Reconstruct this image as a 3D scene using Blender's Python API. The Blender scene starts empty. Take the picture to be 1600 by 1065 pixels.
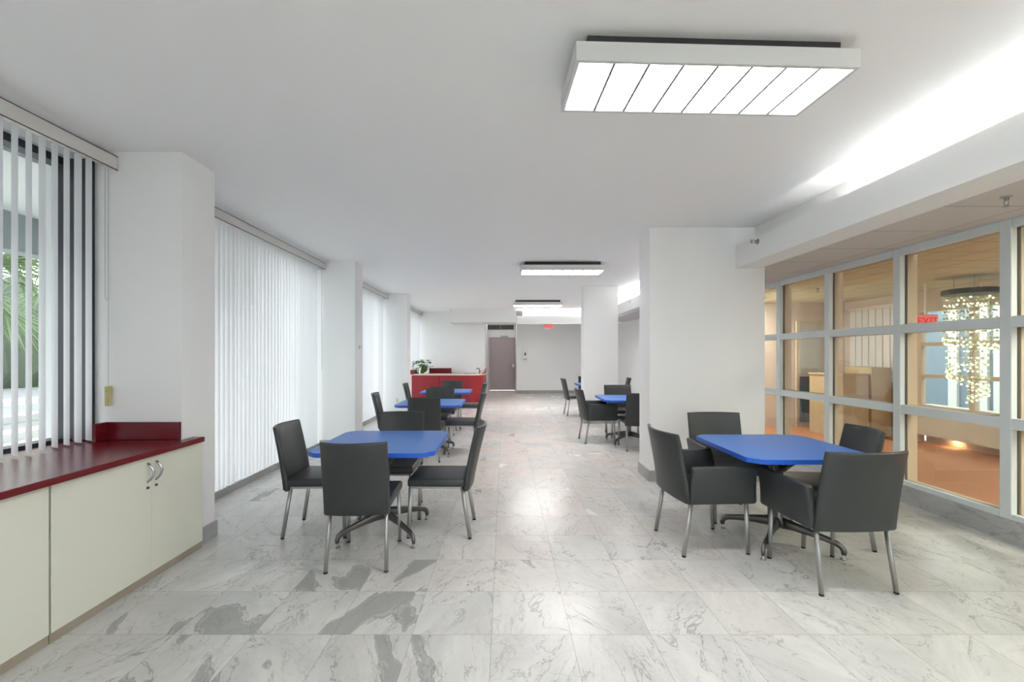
import bpy, bmesh, math, random
from mathutils import Vector, Matrix
random.seed(7)
SC = bpy.context.scene
COL = SC.collection

# ------------------------------------------------------------------ camera, world, exposure
EYE = 1.43
cam = bpy.data.cameras.new('camera'); camo = bpy.data.objects.new('camera', cam); COL.objects.link(camo)
camo.location = (0, 0, EYE); camo.rotation_euler = (math.pi/2, 0, 0)
cam.sensor_width = 36; cam.lens = 680/1600*36
cam.shift_x = 12/1600; cam.shift_y = 21.5/1600
cam.clip_start = 0.05; cam.clip_end = 200
SC.camera = camo

w = bpy.data.worlds.new('world'); SC.world = w; w.use_nodes = True
wn = w.node_tree.nodes; wl = w.node_tree.links
bg = wn['Background']; bg.inputs[0].default_value = (0.93, 0.965, 1.0, 1); bg.inputs[1].default_value = 1.0

SC.view_settings.view_transform = 'Standard'; SC.view_settings.look = 'None'
SC.view_settings.gamma = 1; SC.view_settings.use_curve_mapping = False
SC.view_settings.exposure = 2.58
SC.cycles.use_denoising = True
SC.cycles.max_bounces = 10; SC.cycles.diffuse_bounces = 6; SC.cycles.glossy_bounces = 4
SC.cycles.transparent_max_bounces = 16; SC.cycles.transmission_bounces = 4
SC.cycles.sample_clamp_indirect = 4.0
SC.cycles.caustics_reflective = False; SC.cycles.caustics_refractive = False

FIX_E = 4.2      # ceiling fixture emission
COVE_E = 30.0    # cove tube emission

# ------------------------------------------------------------------ materials
def s2l(c):
    c = c/255.0
    return c/12.92 if c <= 0.04045 else ((c+0.055)/1.055)**2.4
def rgb(r, g, b): return (s2l(r), s2l(g), s2l(b), 1)

def mat(name, col, rough=0.5, metal=0.0, spec=0.5, bump=None, vary=None, emit=None, estr=0, trans=None):
    m = bpy.data.materials.new(name); m.use_nodes = True
    nt = m.node_tree; b = nt.nodes['Principled BSDF']
    b.inputs['Base Color'].default_value = col
    b.inputs['Roughness'].default_value = rough
    b.inputs['Metallic'].default_value = metal
    b.inputs['Specular IOR Level'].default_value = spec
    tc = nt.nodes.new('ShaderNodeTexCoord')
    if vary:
        sc, amt = vary
        n = nt.nodes.new('ShaderNodeTexNoise'); n.inputs['Scale'].default_value = sc; n.inputs['Detail'].default_value = 4
        nt.links.new(tc.outputs['Object'], n.inputs['Vector'])
        mx = nt.nodes.new('ShaderNodeMix'); mx.data_type = 'RGBA'
        mx.inputs[6].default_value = tuple(c*(1-amt) for c in col[:3])+(1,)
        mx.inputs[7].default_value = tuple(min(1, c*(1+amt)) for c in col[:3])+(1,)
        nt.links.new(n.outputs['Fac'], mx.inputs[0]); nt.links.new(mx.outputs[2], b.inputs['Base Color'])
    if bump:
        sc, st = bump
        n = nt.nodes.new('ShaderNodeTexNoise'); n.inputs['Scale'].default_value = sc; n.inputs['Detail'].default_value = 3
        nt.links.new(tc.outputs['Object'], n.inputs['Vector'])
        bp = nt.nodes.new('ShaderNodeBump'); bp.inputs['Strength'].default_value = st; bp.inputs['Distance'].default_value = 0.002
        nt.links.new(n.outputs['Fac'], bp.inputs['Height']); nt.links.new(bp.outputs['Normal'], b.inputs['Normal'])
    if emit:
        b.inputs['Emission Color'].default_value = emit; b.inputs['Emission Strength'].default_value = estr
    if trans:
        # thin translucent sheet: diffuse + translucent
        out = nt.nodes['Material Output']
        t = nt.nodes.new('ShaderNodeBsdfTranslucent'); t.inputs[0].default_value = col
        ms = nt.nodes.new('ShaderNodeMixShader'); ms.inputs[0].default_value = trans
        nt.links.new(b.outputs[0], ms.inputs[1]); nt.links.new(t.outputs[0], ms.inputs[2]); nt.links.new(ms.outputs[0], out.inputs[0])
    return m

def emat(name, col, strength):
    m = bpy.data.materials.new(name); m.use_nodes = True
    nt = m.node_tree; nt.nodes.clear()
    e = nt.nodes.new('ShaderNodeEmission'); e.inputs[0].default_value = col; e.inputs[1].default_value = strength
    o = nt.nodes.new('ShaderNodeOutputMaterial'); nt.links.new(e.outputs[0], o.inputs[0])
    return m

def glass_mat(name, tint=(0.94, 0.97, 0.96, 1), refl=1.0):
    m = bpy.data.materials.new(name); m.use_nodes = True
    nt = m.node_tree; nt.nodes.clear()
    t = nt.nodes.new('ShaderNodeBsdfTransparent'); t.inputs[0].default_value = tint
    g = nt.nodes.new('ShaderNodeBsdfGlossy'); g.inputs['Roughness'].default_value = 0.02
    g.inputs[0].default_value = (refl, refl, refl, 1)
    f = nt.nodes.new('ShaderNodeLayerWeight'); f.inputs[0].default_value = 0.5
    pw = nt.nodes.new('ShaderNodeMath'); pw.operation = 'POWER'; pw.inputs[1].default_value = 5.0
    nt.links.new(f.outputs['Facing'], pw.inputs[0])
    mu = nt.nodes.new('ShaderNodeMath'); mu.operation = 'MULTIPLY_ADD'; mu.inputs[1].default_value = 0.96; mu.inputs[2].default_value = 0.04
    nt.links.new(pw.outputs[0], mu.inputs[0])
    ms = nt.nodes.new('ShaderNodeMixShader'); o = nt.nodes.new('ShaderNodeOutputMaterial')
    nt.links.new(mu.outputs[0], ms.inputs[0]); nt.links.new(t.outputs[0], ms.inputs[1]); nt.links.new(g.outputs[0], ms.inputs[2])
    nt.links.new(ms.outputs[0], o.inputs[0])
    return m

M = {}
M['wall'] = mat('painted_wall', (0.84, 0.84, 0.84, 1), 0.65, bump=(180, 0.15), vary=(0.8, 0.02))
M['ceil'] = mat('painted_ceiling', (0.88, 0.88, 0.885, 1), 0.8, bump=(120, 0.15), vary=(0.5, 0.02))
M['beam'] = mat('painted_beam', (0.82, 0.82, 0.81, 1), 0.7)
M['leather'] = mat('charcoal_leather', rgb(50, 53, 54), 0.42, spec=0.5, bump=(350, 0.25), vary=(3, 0.08))
M['piping'] = mat('charcoal_piping', rgb(50, 52, 52), 0.5)
M['silver'] = mat('satin_silver_metal', (0.42, 0.42, 0.41, 1), 0.38, metal=0.75, vary=(12, 0.04))
M['glide'] = mat('black_plastic', rgb(25, 25, 25), 0.5)
M['blue'] = mat('blue_laminate', rgb(50, 110, 192), 0.33, spec=0.5, bump=(400, 0.08), vary=(2, 0.03))
M['blue_edge'] = mat('blue_edge_sheenless', rgb(26, 88, 190), 0.45)  # same laminate as the top; its missing sheen painted as deeper blue
M['castmetal'] = mat('dark_cast_metal', (0.16, 0.15, 0.145, 1), 0.35, metal=0.85, vary=(10, 0.1))
M['red'] = mat('burgundy_laminate', rgb(100, 13, 26), 0.24, spec=0.6, bump=(300, 0.06), vary=(1.5, 0.05))
M['red_edge'] = mat('burgundy_edge', rgb(104, 12, 22), 0.45)
M['red_front'] = mat('red_bar_laminate', rgb(138, 24, 32), 0.4, vary=(2, 0.05))
M['cab'] = mat('cream_laminate', rgb(222, 222, 210), 0.45, vary=(1.2, 0.02))
M['cabgap'] = mat('cream_edge', rgb(150, 146, 130), 0.6)
M['toewood'] = mat('weathered_toe_board', rgb(158, 148, 134), 0.7, vary=(6, 0.2))
M['chrome'] = mat('brushed_chrome', (0.5, 0.5, 0.5, 1), 0.22, metal=1.0)
M['vane'] = mat('white_vinyl_vane', (0.86, 0.86, 0.88, 1), 0.55, trans=0.45)
M['valance'] = mat('white_vinyl_valance', rgb(212, 210, 206), 0.45)
M['valedge'] = mat('brown_valance_edge', rgb(92, 62, 56), 0.6)
M['cord'] = mat('white_cord', rgb(190, 190, 185), 0.6)
M['tanplastic'] = mat('yellowed_plastic', rgb(188, 180, 130), 0.5)
M['darkframe'] = mat('dark_bronze_aluminium', rgb(66, 66, 74), 0.45, metal=0.3)
M['glass'] = glass_mat('clear_window_glass')
M['wireglass'] = glass_mat('wired_partition_glass', (0.88, 0.90, 0.88, 1))
M['frame'] = mat('white_painted_frame', rgb(214, 220, 220), 0.45)
M['framebeige'] = mat('warm_beige_frame', rgb(190, 172, 150), 0.55)
M['fixture'] = mat('white_enamel_housing', rgb(212, 212, 210), 0.5)
M['louver'] = mat('grey_louver_blade', rgb(120, 120, 120), 0.5)
M['fixdark'] = mat('dark_mounting_plate', rgb(52, 52, 54), 0.8, vary=(20, 0.4))
M['glow'] = emat('lit_diffuser', (1.0, 1.0, 1.0, 1), FIX_E)
M['glow_far'] = emat('lit_diffuser_bright', (1.0, 0.985, 0.97, 1), 6.5)
M['glow_back'] = emat('lit_diffuser_back', (1.0, 0.985, 0.97, 1), 10.0)
M['glow_small'] = emat('lit_recess_diffuser', (1.0, 1.0, 1.0, 1), 2.4)
M['tube_far'] = emat('lit_far_cove_tube', (1.0, 0.99, 0.97, 1), 80)
M['tube'] = emat('lit_cove_tube', (1.0, 0.99, 0.97, 1), COVE_E)
M['door'] = mat('mauve_grey_door', rgb(172, 158, 160), 0.5)
M['doorframe'] = mat('grey_door_frame', rgb(180, 172, 172), 0.5)
M['grille'] = mat('brown_grille', rgb(112, 102, 98), 0.6)
M['white'] = mat('white_plastic', rgb(228, 228, 226), 0.4)
M['black'] = mat('black_trim', rgb(28, 28, 28), 0.4)
M['leaf'] = mat('glossy_leaf', rgb(72, 116, 40), 0.4, vary=(14, 0.35))
M['stem'] = mat('plant_stem', rgb(84, 110, 50), 0.6)
M['jar'] = glass_mat('jar_glass', (0.85, 0.86, 0.82, 1))
M['pebble'] = mat('brown_potting_soil', rgb(86, 60, 44), 0.9)
M['bartop'] = mat('pale_bar_top', rgb(222, 205, 196), 0.3)
M['lobbywall'] = mat('warm_lobby_wall', rgb(196, 186, 172), 0.7)
M['lobbypink'] = mat('pinkish_lobby_wall', rgb(204, 188, 178), 0.7)
M['terracotta'] = mat('orange_tan_floor', rgb(164, 108, 70), 0.75, vary=(5, 0.06))
M['desk'] = mat('tan_desk_laminate', rgb(176, 158, 128), 0.5)
M['bluegrey'] = mat('blue_grey_cladding', rgb(84, 102, 114), 0.6)
M['warmlamp'] = emat('warm_lamp', (1.0, 0.66, 0.34, 1), 13)
M['warmdown'] = emat('warm_fill_panel', (0.98, 0.95, 0.80, 1), 13)
M['sparkle'] = emat('glint_bead', (0.90, 1.0, 0.60, 1), 0.36)  # emission stands in for glints on the crystal beads
M['crystal'] = mat('crystal_bead', (0.80, 0.85, 0.62, 1), 0.08, metal=0.55)
M['exitred'] = emat('exit_letters_lit', (1.0, 0.06, 0.05, 1), 0.14)
M['exitface'] = emat('exit_face_lit', (1.0, 0.20, 0.17, 1), 0.17)
M['bronze'] = mat('dark_bronze_disc', rgb(44, 42, 36), 0.5)
M['brass'] = mat('dull_chrome_sprinkler', (0.38, 0.36, 0.34, 1), 0.35, metal=0.8)
M['asphalt'] = mat('outdoor_asphalt', rgb(112, 114, 114), 0.9, vary=(1.5, 0.2))
M['paving'] = mat('bounce_paving', rgb(170, 170, 168), 0.85, vary=(2, 0.15))
M['kerbw'] = mat('pale_concrete', rgb(176, 176, 172), 0.8, vary=(2, 0.1))
M['soffit'] = mat('outdoor_soffit_paint', rgb(222, 222, 220), 0.8)
M['fascia'] = mat('outdoor_fascia_paint', rgb(150, 154, 156), 0.8)
M['palm'] = mat('palm_frond_green', rgb(104, 124, 84), 0.5, vary=(3, 0.35), trans=0.3)
M['palmtrunk'] = mat('palm_trunk_brown', rgb(120, 96, 74), 0.9, vary=(8, 0.3))
M['hedge'] = mat('dark_hedge_leaf', rgb(66, 76, 60), 0.8, vary=(6, 0.5))

def tile_ceiling_mat(name, col, line, size=0.61, ox=0, oy=0):
    m = bpy.data.materials.new(name); m.use_nodes = True
    nt = m.node_tree; b = nt.nodes['Principled BSDF']; b.inputs['Roughness'].default_value = 0.8
    geo = nt.nodes.new('ShaderNodeNewGeometry'); sep = nt.nodes.new('ShaderNodeSeparateXYZ')
    nt.links.new(geo.outputs['Position'], sep.inputs[0])
    outs = []
    for ax, off in ((0, ox), (1, oy)):
        a = nt.nodes.new('ShaderNodeMath'); a.operation = 'ADD'; a.inputs[1].default_value = 100*size+off
        nt.links.new(sep.outputs[ax], a.inputs[0])
        mo = nt.nodes.new('ShaderNodeMath'); mo.operation = 'PINGPONG'; mo.inputs[1].default_value = size/2
        nt.links.new(a.outputs[0], mo.inputs[0])
        lt = nt.nodes.new('ShaderNodeMath'); lt.operation = 'LESS_THAN'; lt.inputs[1].default_value = 0.007
        nt.links.new(mo.outputs[0], lt.inputs[0]); outs.append(lt)
    mxx = nt.nodes.new('ShaderNodeMath'); mxx.operation = 'MAXIMUM'
    nt.links.new(outs[0].outputs[0], mxx.inputs[0]); nt.links.new(outs[1].outputs[0], mxx.inputs[1])
    mix = nt.nodes.new('ShaderNodeMix'); mix.data_type = 'RGBA'
    mix.inputs[6].default_value = col; mix.inputs[7].default_value = line
    nt.links.new(mxx.outputs[0], mix.inputs[0]); nt.links.new(mix.outputs[2], b.inputs['Base Color'])
    return m
M['acoustic'] = tile_ceiling_mat('acoustic_tile', rgb(206, 202, 198), rgb(168, 164, 160), ox=-0.02)
M['acousticwarm'] = tile_ceiling_mat('warm_acoustic_tile', rgb(202, 200, 172), rgb(146, 140, 116), size=0.4)

# ------------------------------------------------------------------ marble
def marble_mat(name, tiles=True, tone=1.0):
    m = bpy.data.materials.new(name); m.use_nodes = True
    nt = m.node_tree; N = nt.nodes; L = nt.links; b = N['Principled BSDF']
    def node(t, **k):
        n = N.new(t)
        for a, v in k.items(): setattr(n, a, v)
        return n
    def math_(op, a, bb=None, c=None, clamp=False):
        n = node('ShaderNodeMath', operation=op); n.use_clamp = clamp
        for i, v in enumerate((a, bb, c)):
            if v is None: continue
            if isinstance(v, (int, float)): n.inputs[i].default_value = v
            else: L.new(v, n.inputs[i])
        return n.outputs[0]
    def mixc(f, a, bb):
        n = node('ShaderNodeMix', data_type='RGBA')
        for i, v in ((0, f), (6, a), (7, bb)):
            if isinstance(v, (int, float, tuple)): n.inputs[i].default_value = v
            else: L.new(v, n.inputs[i])
        return n.outputs[2]
    def noise(vec, scale, detail=4, rough=0.55, dist=0.0):
        n = node('ShaderNodeTexNoise'); n.inputs['Scale'].default_value = scale; n.inputs['Detail'].default_value = detail
        n.inputs['Roughness'].default_value = rough; n.inputs['Distortion'].default_value = dist
        L.new(vec, n.inputs['Vector']); return n
    geo = node('ShaderNodeNewGeometry')
    if tiles:
        rnd = node('ShaderNodeAttribute', attribute_name='tile_rand')      # colour: offset x, y, tone
        par = node('ShaderNodeAttribute', attribute_name='tile_par')       # patch, angle, warm
        uv = node('ShaderNodeUVMap', uv_map='tile_uv')                      # 0..1 inside tile
        off = node('ShaderNodeVectorMath', operation='SCALE'); L.new(rnd.outputs['Vector'], off.inputs[0]); off.inputs[3].default_value = 40
        add = node('ShaderNodeVectorMath', operation='ADD'); L.new(geo.outputs['Position'], add.inputs[0]); L.new(off.outputs[0], add.inputs[1])
        seppar = node('ShaderNodeSeparateXYZ'); L.new(par.outputs['Vector'], seppar.inputs[0])
        rot = node('ShaderNodeVectorRotate', rotation_type='Z_AXIS'); L.new(add.outputs[0], rot.inputs[0]); L.new(math_('MULTIPLY', seppar.outputs[1], 1.5), rot.inputs['Angle'])
        P = rot.outputs[0]
    else:
        P = geo.outputs['Position']
    mp = node('ShaderNodeMapping'); L.new(P, mp.inputs[0]); mp.inputs['Rotation'].default_value = (0, 0, 0.75); mp.inputs['Scale'].default_value = (1.0, 0.40, 1.0)
    V = mp.outputs[0]
    # veins: |noise-0.5| thin lines
    def vein(scale, width, detail, dist, rough=0.6):
        n = noise(V, scale, detail, rough, dist)
        d = math_('ABSOLUTE', math_('SUBTRACT', n.outputs['Fac'], 0.5))
        return math_('SUBTRACT', 1.0, math_('DIVIDE', d, width), clamp=True)
    gate = noise(P, 2.3, 2).outputs['Fac']
    g1 = math_('MULTIPLY', math_('SUBTRACT', gate, 0.34), 4.5, clamp=True)
    v1 = math_('MULTIPLY', vein(3.2, 0.010, 7, 0.9), g1)
    v2 = math_('MULTIPLY', vein(7.5, 0.022, 7, 1.4), math_('MULTIPLY', math_('SUBTRACT', noise(P, 4.1, 2).outputs['Fac'], 0.42), 4.0, clamp=True))
    cloud = noise(V, 2.2, 6, 0.65, 0.6).outputs['Fac']
    wob = node('ShaderNodeVectorMath', operation='MULTIPLY_ADD'); L.new(noise(P, 5.0, 4).outputs['Color'], wob.inputs[0]); wob.inputs[1].default_value = (0.35, 0.35, 0.0); L.new(V, wob.inputs[2])
    vo = node('ShaderNodeTexVoronoi', feature='DISTANCE_TO_EDGE'); vo.inputs['Scale'].default_value = 5.5; L.new(wob.outputs[0], vo.inputs['Vector'])
    v3 = math_('MULTIPLY', math_('SUBTRACT', 1.0, math_('DIVIDE', vo.outputs['Distance'], 0.022), clamp=True), math_('MULTIPLY', math_('SUBTRACT', noise(P, 3.0, 2).outputs['Fac'], 0.36), 3.5, clamp=True))
    base = mixc(math_('MULTIPLY', math_('SUBTRACT', cloud, 0.32), 2.6, clamp=True), rgb(188*tone, 188*tone, 186*tone), rgb(221*tone, 220*tone, 217*tone))
    if tiles:
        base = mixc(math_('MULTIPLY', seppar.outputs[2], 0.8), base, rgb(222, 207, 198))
    c = mixc(math_('MULTIPLY', v2, 0.30), base, rgb(150, 150, 148))
    c = mixc(math_('MULTIPLY', v1, 0.62), c, rgb(112, 113, 112))
    c = mixc(math_('MULTIPLY', v3, 0.46), c, rgb(138, 139, 138))
    if tiles:
        # large grey islands in some slabs, each with a darker jagged rim
        pn = noise(V, 3.0, 5, 0.5, 0.3).outputs['Fac']
        th = math_('SUBTRACT', 0.74, math_('MULTIPLY', seppar.outputs[0], 0.20))
        isl = math_('MULTIPLY', math_('SUBTRACT', pn, th), 55.0, clamp=True)
        rim = math_('SUBTRACT', 1.0, math_('DIVIDE', math_('ABSOLUTE', math_('SUBTRACT', pn, th)), 0.011), clamp=True)
        rim = math_('MULTIPLY', rim, math_('GREATER_THAN', seppar.outputs[0], 0.3))
        c = mixc(math_('MULTIPLY', isl, 0.78), c, mixc(cloud, rgb(132, 133, 131), rgb(166, 166, 162)))
        c = mixc(math_('MULTIPLY', rim, 0.6), c, rgb(110, 110, 108))
        sr = node('ShaderNodeSeparateXYZ'); L.new(rnd.outputs['Vector'], sr.inputs[0])
        c = mixc(math_('MULTIPLY', sr.outputs[2], 0.22), c, rgb(186, 187, 186))
        # joints
        su = node('ShaderNodeSeparateXYZ'); L.new(uv.outputs[0], su.inputs[0])
        ex = math_('SUBTRACT', 0.5, math_('ABSOLUTE', math_('SUBTRACT', su.outputs[0], 0.5)))
        ey = math_('SUBTRACT', 0.5, math_('ABSOLUTE', math_('SUBTRACT', su.outputs[1], 0.5)))
        j = math_('LESS_THAN', math_('MINIMUM', ex, ey), 0.0045)
        c = mixc(math_('MULTIPLY', j, 0.55), c, rgb(140, 138, 134))
    L.new(c, b.inputs['Base Color'])
    rr = noise(P, 1.2, 3).outputs['Fac']
    L.new(math_('ADD', 0.14, math_('MULTIPLY', rr, 0.20)), b.inputs['Roughness'])
    b.inputs['Specular IOR Level'].default_value = 0.24
    return m
M['marble'] = marble_mat('polished_marble_tiles')
M['marble_grey'] = marble_mat('grey_marble_base', tiles=False, tone=0.80)
M['marble_base'] = marble_mat('veined_marble_base', tiles=False, tone=0.90)

# ------------------------------------------------------------------ mesh helpers
def link(name, bm, m, parent=None, smooth=False, bevel=0, recalc=True):
    me = bpy.data.meshes.new(name)
    if recalc: bmesh.ops.recalc_face_normals(bm, faces=bm.faces)
    bm.to_mesh(me); bm.free()
    for mm in (m if isinstance(m, (list, tuple)) else [m]): me.materials.append(mm)
    o = bpy.data.objects.new(name, me); COL.objects.link(o)
    if parent: o.parent = parent
    if smooth:
        for p in me.polygons: p.use_smooth = True
    return o
def box(bm, x0, x1, y0, y1, z0, z1, bev=0, seg=2, mi=0):
    r = bmesh.ops.create_cube(bm, size=1)
    vs = r['verts']
    for v in vs:
        v.co = Vector(((x0+x1)/2+v.co.x*(x1-x0), (y0+y1)/2+v.co.y*(y1-y0), (z0+z1)/2+v.co.z*(z1-z0)))
    fs = set(f for v in vs for f in v.link_faces)
    for f in fs: f.material_index = mi
    if bev:
        es = list(set(e for v in vs for e in v.link_edges))
        r2 = bmesh.ops.bevel(bm, geom=es, offset=bev, segments=seg, affect='EDGES', profile=0.5)
        for f in r2['faces']: f.material_index = mi
    return vs
def B(name, x0, x1, y0, y1, z0, z1, m, parent=None, bev=0, seg=2):
    bm = bmesh.new(); box(bm, x0, x1, y0, y1, z0, z1, bev, seg)
    return link(name, bm, m, parent)
def tube(bm, pts, rad, seg=10, cap=True, flat=1.0):
    """sweep a round section along pts; rad scalar or list"""
    pts = [Vector(p) for p in pts]; n = len(pts)
    rads = rad if isinstance(rad, (list, tuple)) else [rad]*n
    rings = []; up = None
    for i, p in enumerate(pts):
        t = (pts[min(i+1, n-1)]-pts[max(i-1, 0)]).normalized()
        if up is None:
            up = Vector((0, 0, 1)) if abs(t.z) < 0.9 else Vector((1, 0, 0))
        a = t.cross(up)
        if a.length < 1e-5: a = t.cross(Vector((0, 1, 0)))
        a.normalize(); bb = a.cross(t).normalized(); up = bb
        r = rads[i]
        rings.append([bm.verts.new(p+a*(r*flat*math.cos(2*math.pi*k/seg))+bb*(r*math.sin(2*math.pi*k/seg))) for k in range(seg)])
    for i in range(n-1):
        for k in range(seg):
            bm.faces.new((rings[i][k], rings[i][(k+1) % seg], rings[i+1][(k+1) % seg], rings[i+1][k]))
    if cap:
        bm.faces.new(rings[0][::-1]); bm.faces.new(rings[-1])
def lathe(bm, prof, cx=0, cy=0, seg=20, cap=True):
    rings = []
    for r, z in prof:
        rings.append([bm.verts.new((cx+r*math.cos(2*math.pi*k/seg), cy+r*math.sin(2*math.pi*k/seg), z)) for k in range(seg)])
    for i in range(len(rings)-1):
        for k in range(seg):
            bm.faces.new((rings[i][k], rings[i][(k+1) % seg], rings[i+1][(k+1) % seg], rings[i+1][k]))
    if cap:
        bm.faces.new(rings[0][::-1]); bm.faces.new(rings[-1])
def prism(bm, outline, z0, z1, bev=0, seg=2):
    a = [bm.verts.new((x, y, z0)) for x, y in outline]; b = [bm.verts.new((x, y, z1)) for x, y in outline]
    n = len(a); side = []
    bot = bm.faces.new(a[::-1]); top = bm.faces.new(b)
    for i in range(n): side.append(bm.faces.new((a[i], a[(i+1) % n], b[(i+1) % n], b[i])))
    if bev:
        es = list(set(list(bot.edges)+list(top.edges)))
        bmesh.ops.bevel(bm, geom=es, offset=bev, segments=seg, affect='EDGES', profile=0.5)
def thing(name, label, cat, loc=(0, 0, 0), rz=0, group=None):
    o = bpy.data.objects.new(name, None); COL.objects.link(o); o.empty_display_size = 0.1
    o.location = loc; o.rotation_euler = (0, 0, rz); o['label'] = label; o['category'] = cat
    if group: o['group'] = group
    return o
def tag(o, label, cat, group=None, kind=None):
    o['label'] = label; o['category'] = cat
    if group: o['group'] = group
    if kind: o['kind'] = kind
    return o
def struct(o, label=None):
    o['kind'] = 'structure'; o['category'] = 'room structure' 
    if label: o['label'] = label
    return o
def S(name, x0, x1, y0, y1, z0, z1, m, label=None, cat=None, bev=0):
    o = B(name, x0, x1, y0, y1, z0, z1, m, bev=bev); o['kind'] = 'structure'
    o['label'] = label or 'painted part of the dining room shell'
    o['category'] = cat or name.split('_')[0].split('.')[0]
    return o
KIDS = {}
def dup(root, loc, rz, label, group=None):
    r = root.copy(); COL.objects.link(r); r.location = loc; r.rotation_euler = (0, 0, rz); r['label'] = label
    if group: r['group'] = group
    for ch in [o for o in ALLKIDS(root)]:
        c = ch.copy(); COL.objects.link(c); c.parent = r
        for g in ALLKIDS(ch):
            d = g.copy(); COL.objects.link(d); d.parent = c
    return r
def ALLKIDS(o): return list(o.children)

# ------------------------------------------------------------------ floor (marble tiles)
T = 0.406; TX0 = -0.0655; TY0 = 2.225
def build_floor():
    bm = bmesh.new(); uvl = bm.loops.layers.uv.new('tile_uv')
    ra = bm.faces.layers.float_vector.new('tile_rand') if hasattr(bm.faces.layers, 'float_vector') else None
    rnd = random.Random(11); data = []
    # slabs that show big grey islands, (column, row) from the joint left of centre at depth 2.225
    patch = {(-4, -1): 1, (-3, -1): .8, (-4, 0): .95, (-3, 0): .7, (-2, 0): .9, (-5, -1): 1, (-3, 1): .9, (-2, 1): .85, (-1, 1): .35, (-1, 0): .5,
             (-2, -1): .75, (0, 1): .55, (-6, 1): .3, (-5, 0): .75, (-1, -1): .65, (-5, 2): .4, (-6, 5): .9, (-2, -2): .6, (0, 0): .45, (2, 1): .3, (3, 2): .4, (1, 1): .3}
    for i in range(-8, 10):
        for j in range(-16, 39):
            x0 = TX0+i*T; y0 = TY0+j*T
            xa, xb = max(x0, -3.1), min(x0+T, 3.88); ya, yb = max(y0, -4.2), min(y0+T, 17.55)
            if xb-xa < 1e-4 or yb-ya < 1e-4: continue
            vs = [bm.verts.new(p) for p in ((xa, ya, 0), (xb, ya, 0), (xb, yb, 0), (xa, yb, 0))]
            f = bm.faces.new(vs)
            for l in f.loops: l[uvl].uv = ((l.vert.co.x-x0)/T, (l.vert.co.y-y0)/T)
            pv = patch.get((i, j), (rnd.random()**4)*(0.55 if i < 2 else 0.3))
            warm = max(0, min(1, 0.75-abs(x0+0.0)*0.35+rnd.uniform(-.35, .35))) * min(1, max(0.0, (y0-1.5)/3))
            data.append(((rnd.random(), rnd.random(), rnd.random()), (pv, rnd.uniform(-.5, .5), warm)))
    me = bpy.data.meshes.new('floor'); bm.to_mesh(me); bm.free()
    a = me.attributes.new('tile_rand', 'FLOAT_VECTOR', 'FACE'); b2 = me.attributes.new('tile_par', 'FLOAT_VECTOR', 'FACE')
    for k, (r, p) in enumerate(data): a.data[k].vector = r; b2.data[k].vector = p
    me.materials.append(M['marble'])
    o = bpy.data.objects.new('floor', me); COL.objects.link(o)
    o['kind'] = 'structure'; o['label'] = 'polished white and grey veined marble tile floor'; o['category'] = 'floor'
build_floor()
S('floor_slab', -3.1, 3.88, -4.2, 17.55, -0.12, -0.004, M['kerbw'], 'concrete slab under the marble tiles', 'floor')

# ------------------------------------------------------------------ room shell
H = 2.87
S('ceiling', -3.2, 2.90, -4.2, 17.7, H, H+0.12, M['ceil'], 'smooth pale grey painted main ceiling', 'ceiling')
COLS = [(3.09, 3.44), (6.68, 7.03), (10.26, 10.61)]
clab = ['white column beside the burgundy counter', 'white column between the two long runs of closed blinds', 'white column just before the red bar']
for (a, b), l in zip(COLS, clab):
    S('column', -3.3, -2.29, a, b, 0, H, M['wall'], l, 'column')
S('column', -3.3, -2.29, -0.60, -0.25, 0, H, M['wall'], 'white column at the end of the burgundy counter', 'column')
WIN = [(-0.25, 3.09), (3.44, 6.68), (7.03, 10.26), (10.61, 14.6)]
# left wall: headers, curbs, low wall
for k, (a, b) in enumerate(WIN):
    S('wall_left', -3.3, -3.02, a, b, 2.80, H, M['wall'], 'narrow strip of wall above window %s' % 'one two three four'.split()[k], 'wall')
    if k == 0:
        S('wall_left', -3.3, -3.02, a, b, 0, 0.80, M['wall'], 'low wall behind the burgundy counter', 'wall')
    else:
        S('trim_%d' % k, -3.3, -2.84, a, b, 0, 0.075, M['marble_grey'], 'grey marble curb under the window %s blinds' % 'one two three four'.split()[k], 'curb')
S('wall_left', -3.3, -2.29, -4.2, -0.60, 0, H, M['wall'], 'white wall behind the photographer side of the counter', 'wall')
def window(n, a, b, z0, z1):
    root = thing('window_%d' % n, 'aluminium framed window with clear glass behind vertical blind %s' % 'one two three four'.split()[n-1], 'window', (-3.12, (a+b)/2, z0))
    root['kind'] = 'structure'
    L2 = (b-a)/2; hh = z1-z0
    bm = bmesh.new()
    for y in (-L2+0.02, -0.0, L2-0.02):
        box(bm, -0.05, 0.05, y-0.02, y+0.02, 0, hh)
    box(bm, -0.05, 0.05, -L2+.04, -.02, 0, 0.05); box(bm, -0.05, 0.05, .02, L2-.04, 0, 0.05)
    box(bm, -0.05, 0.05, -L2+.04, -.02, hh-0.05, hh); box(bm, -0.05, 0.05, .02, L2-.04, hh-0.05, hh)
    link('window_frame', bm, M['darkframe'], root)
    for s0, s1 in ((-L2+.04, -.02), (.02, L2-.04)):
        bm = bmesh.new(); box(bm, -0.004, 0.004, s0, s1, 0.05, hh-0.05); link('window_pane', bm, M['glass'], root)
window(1, -0.25, 3.09, 0.80, 2.80); window(2, 3.44, 6.68, 0.075, 2.80); window(3, 7.03, 10.26, 0.075, 2.80); window(4, 10.61, 14.6, 0.075, 2.80)
# dark jamb lining at the end of window 1
S('trim_5', -3.06, -2.905, 3.04, 3.088, 0.84, 2.80, M['darkframe'], 'dark bronze jamb lining at the end of the first window', 'trim')

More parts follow.
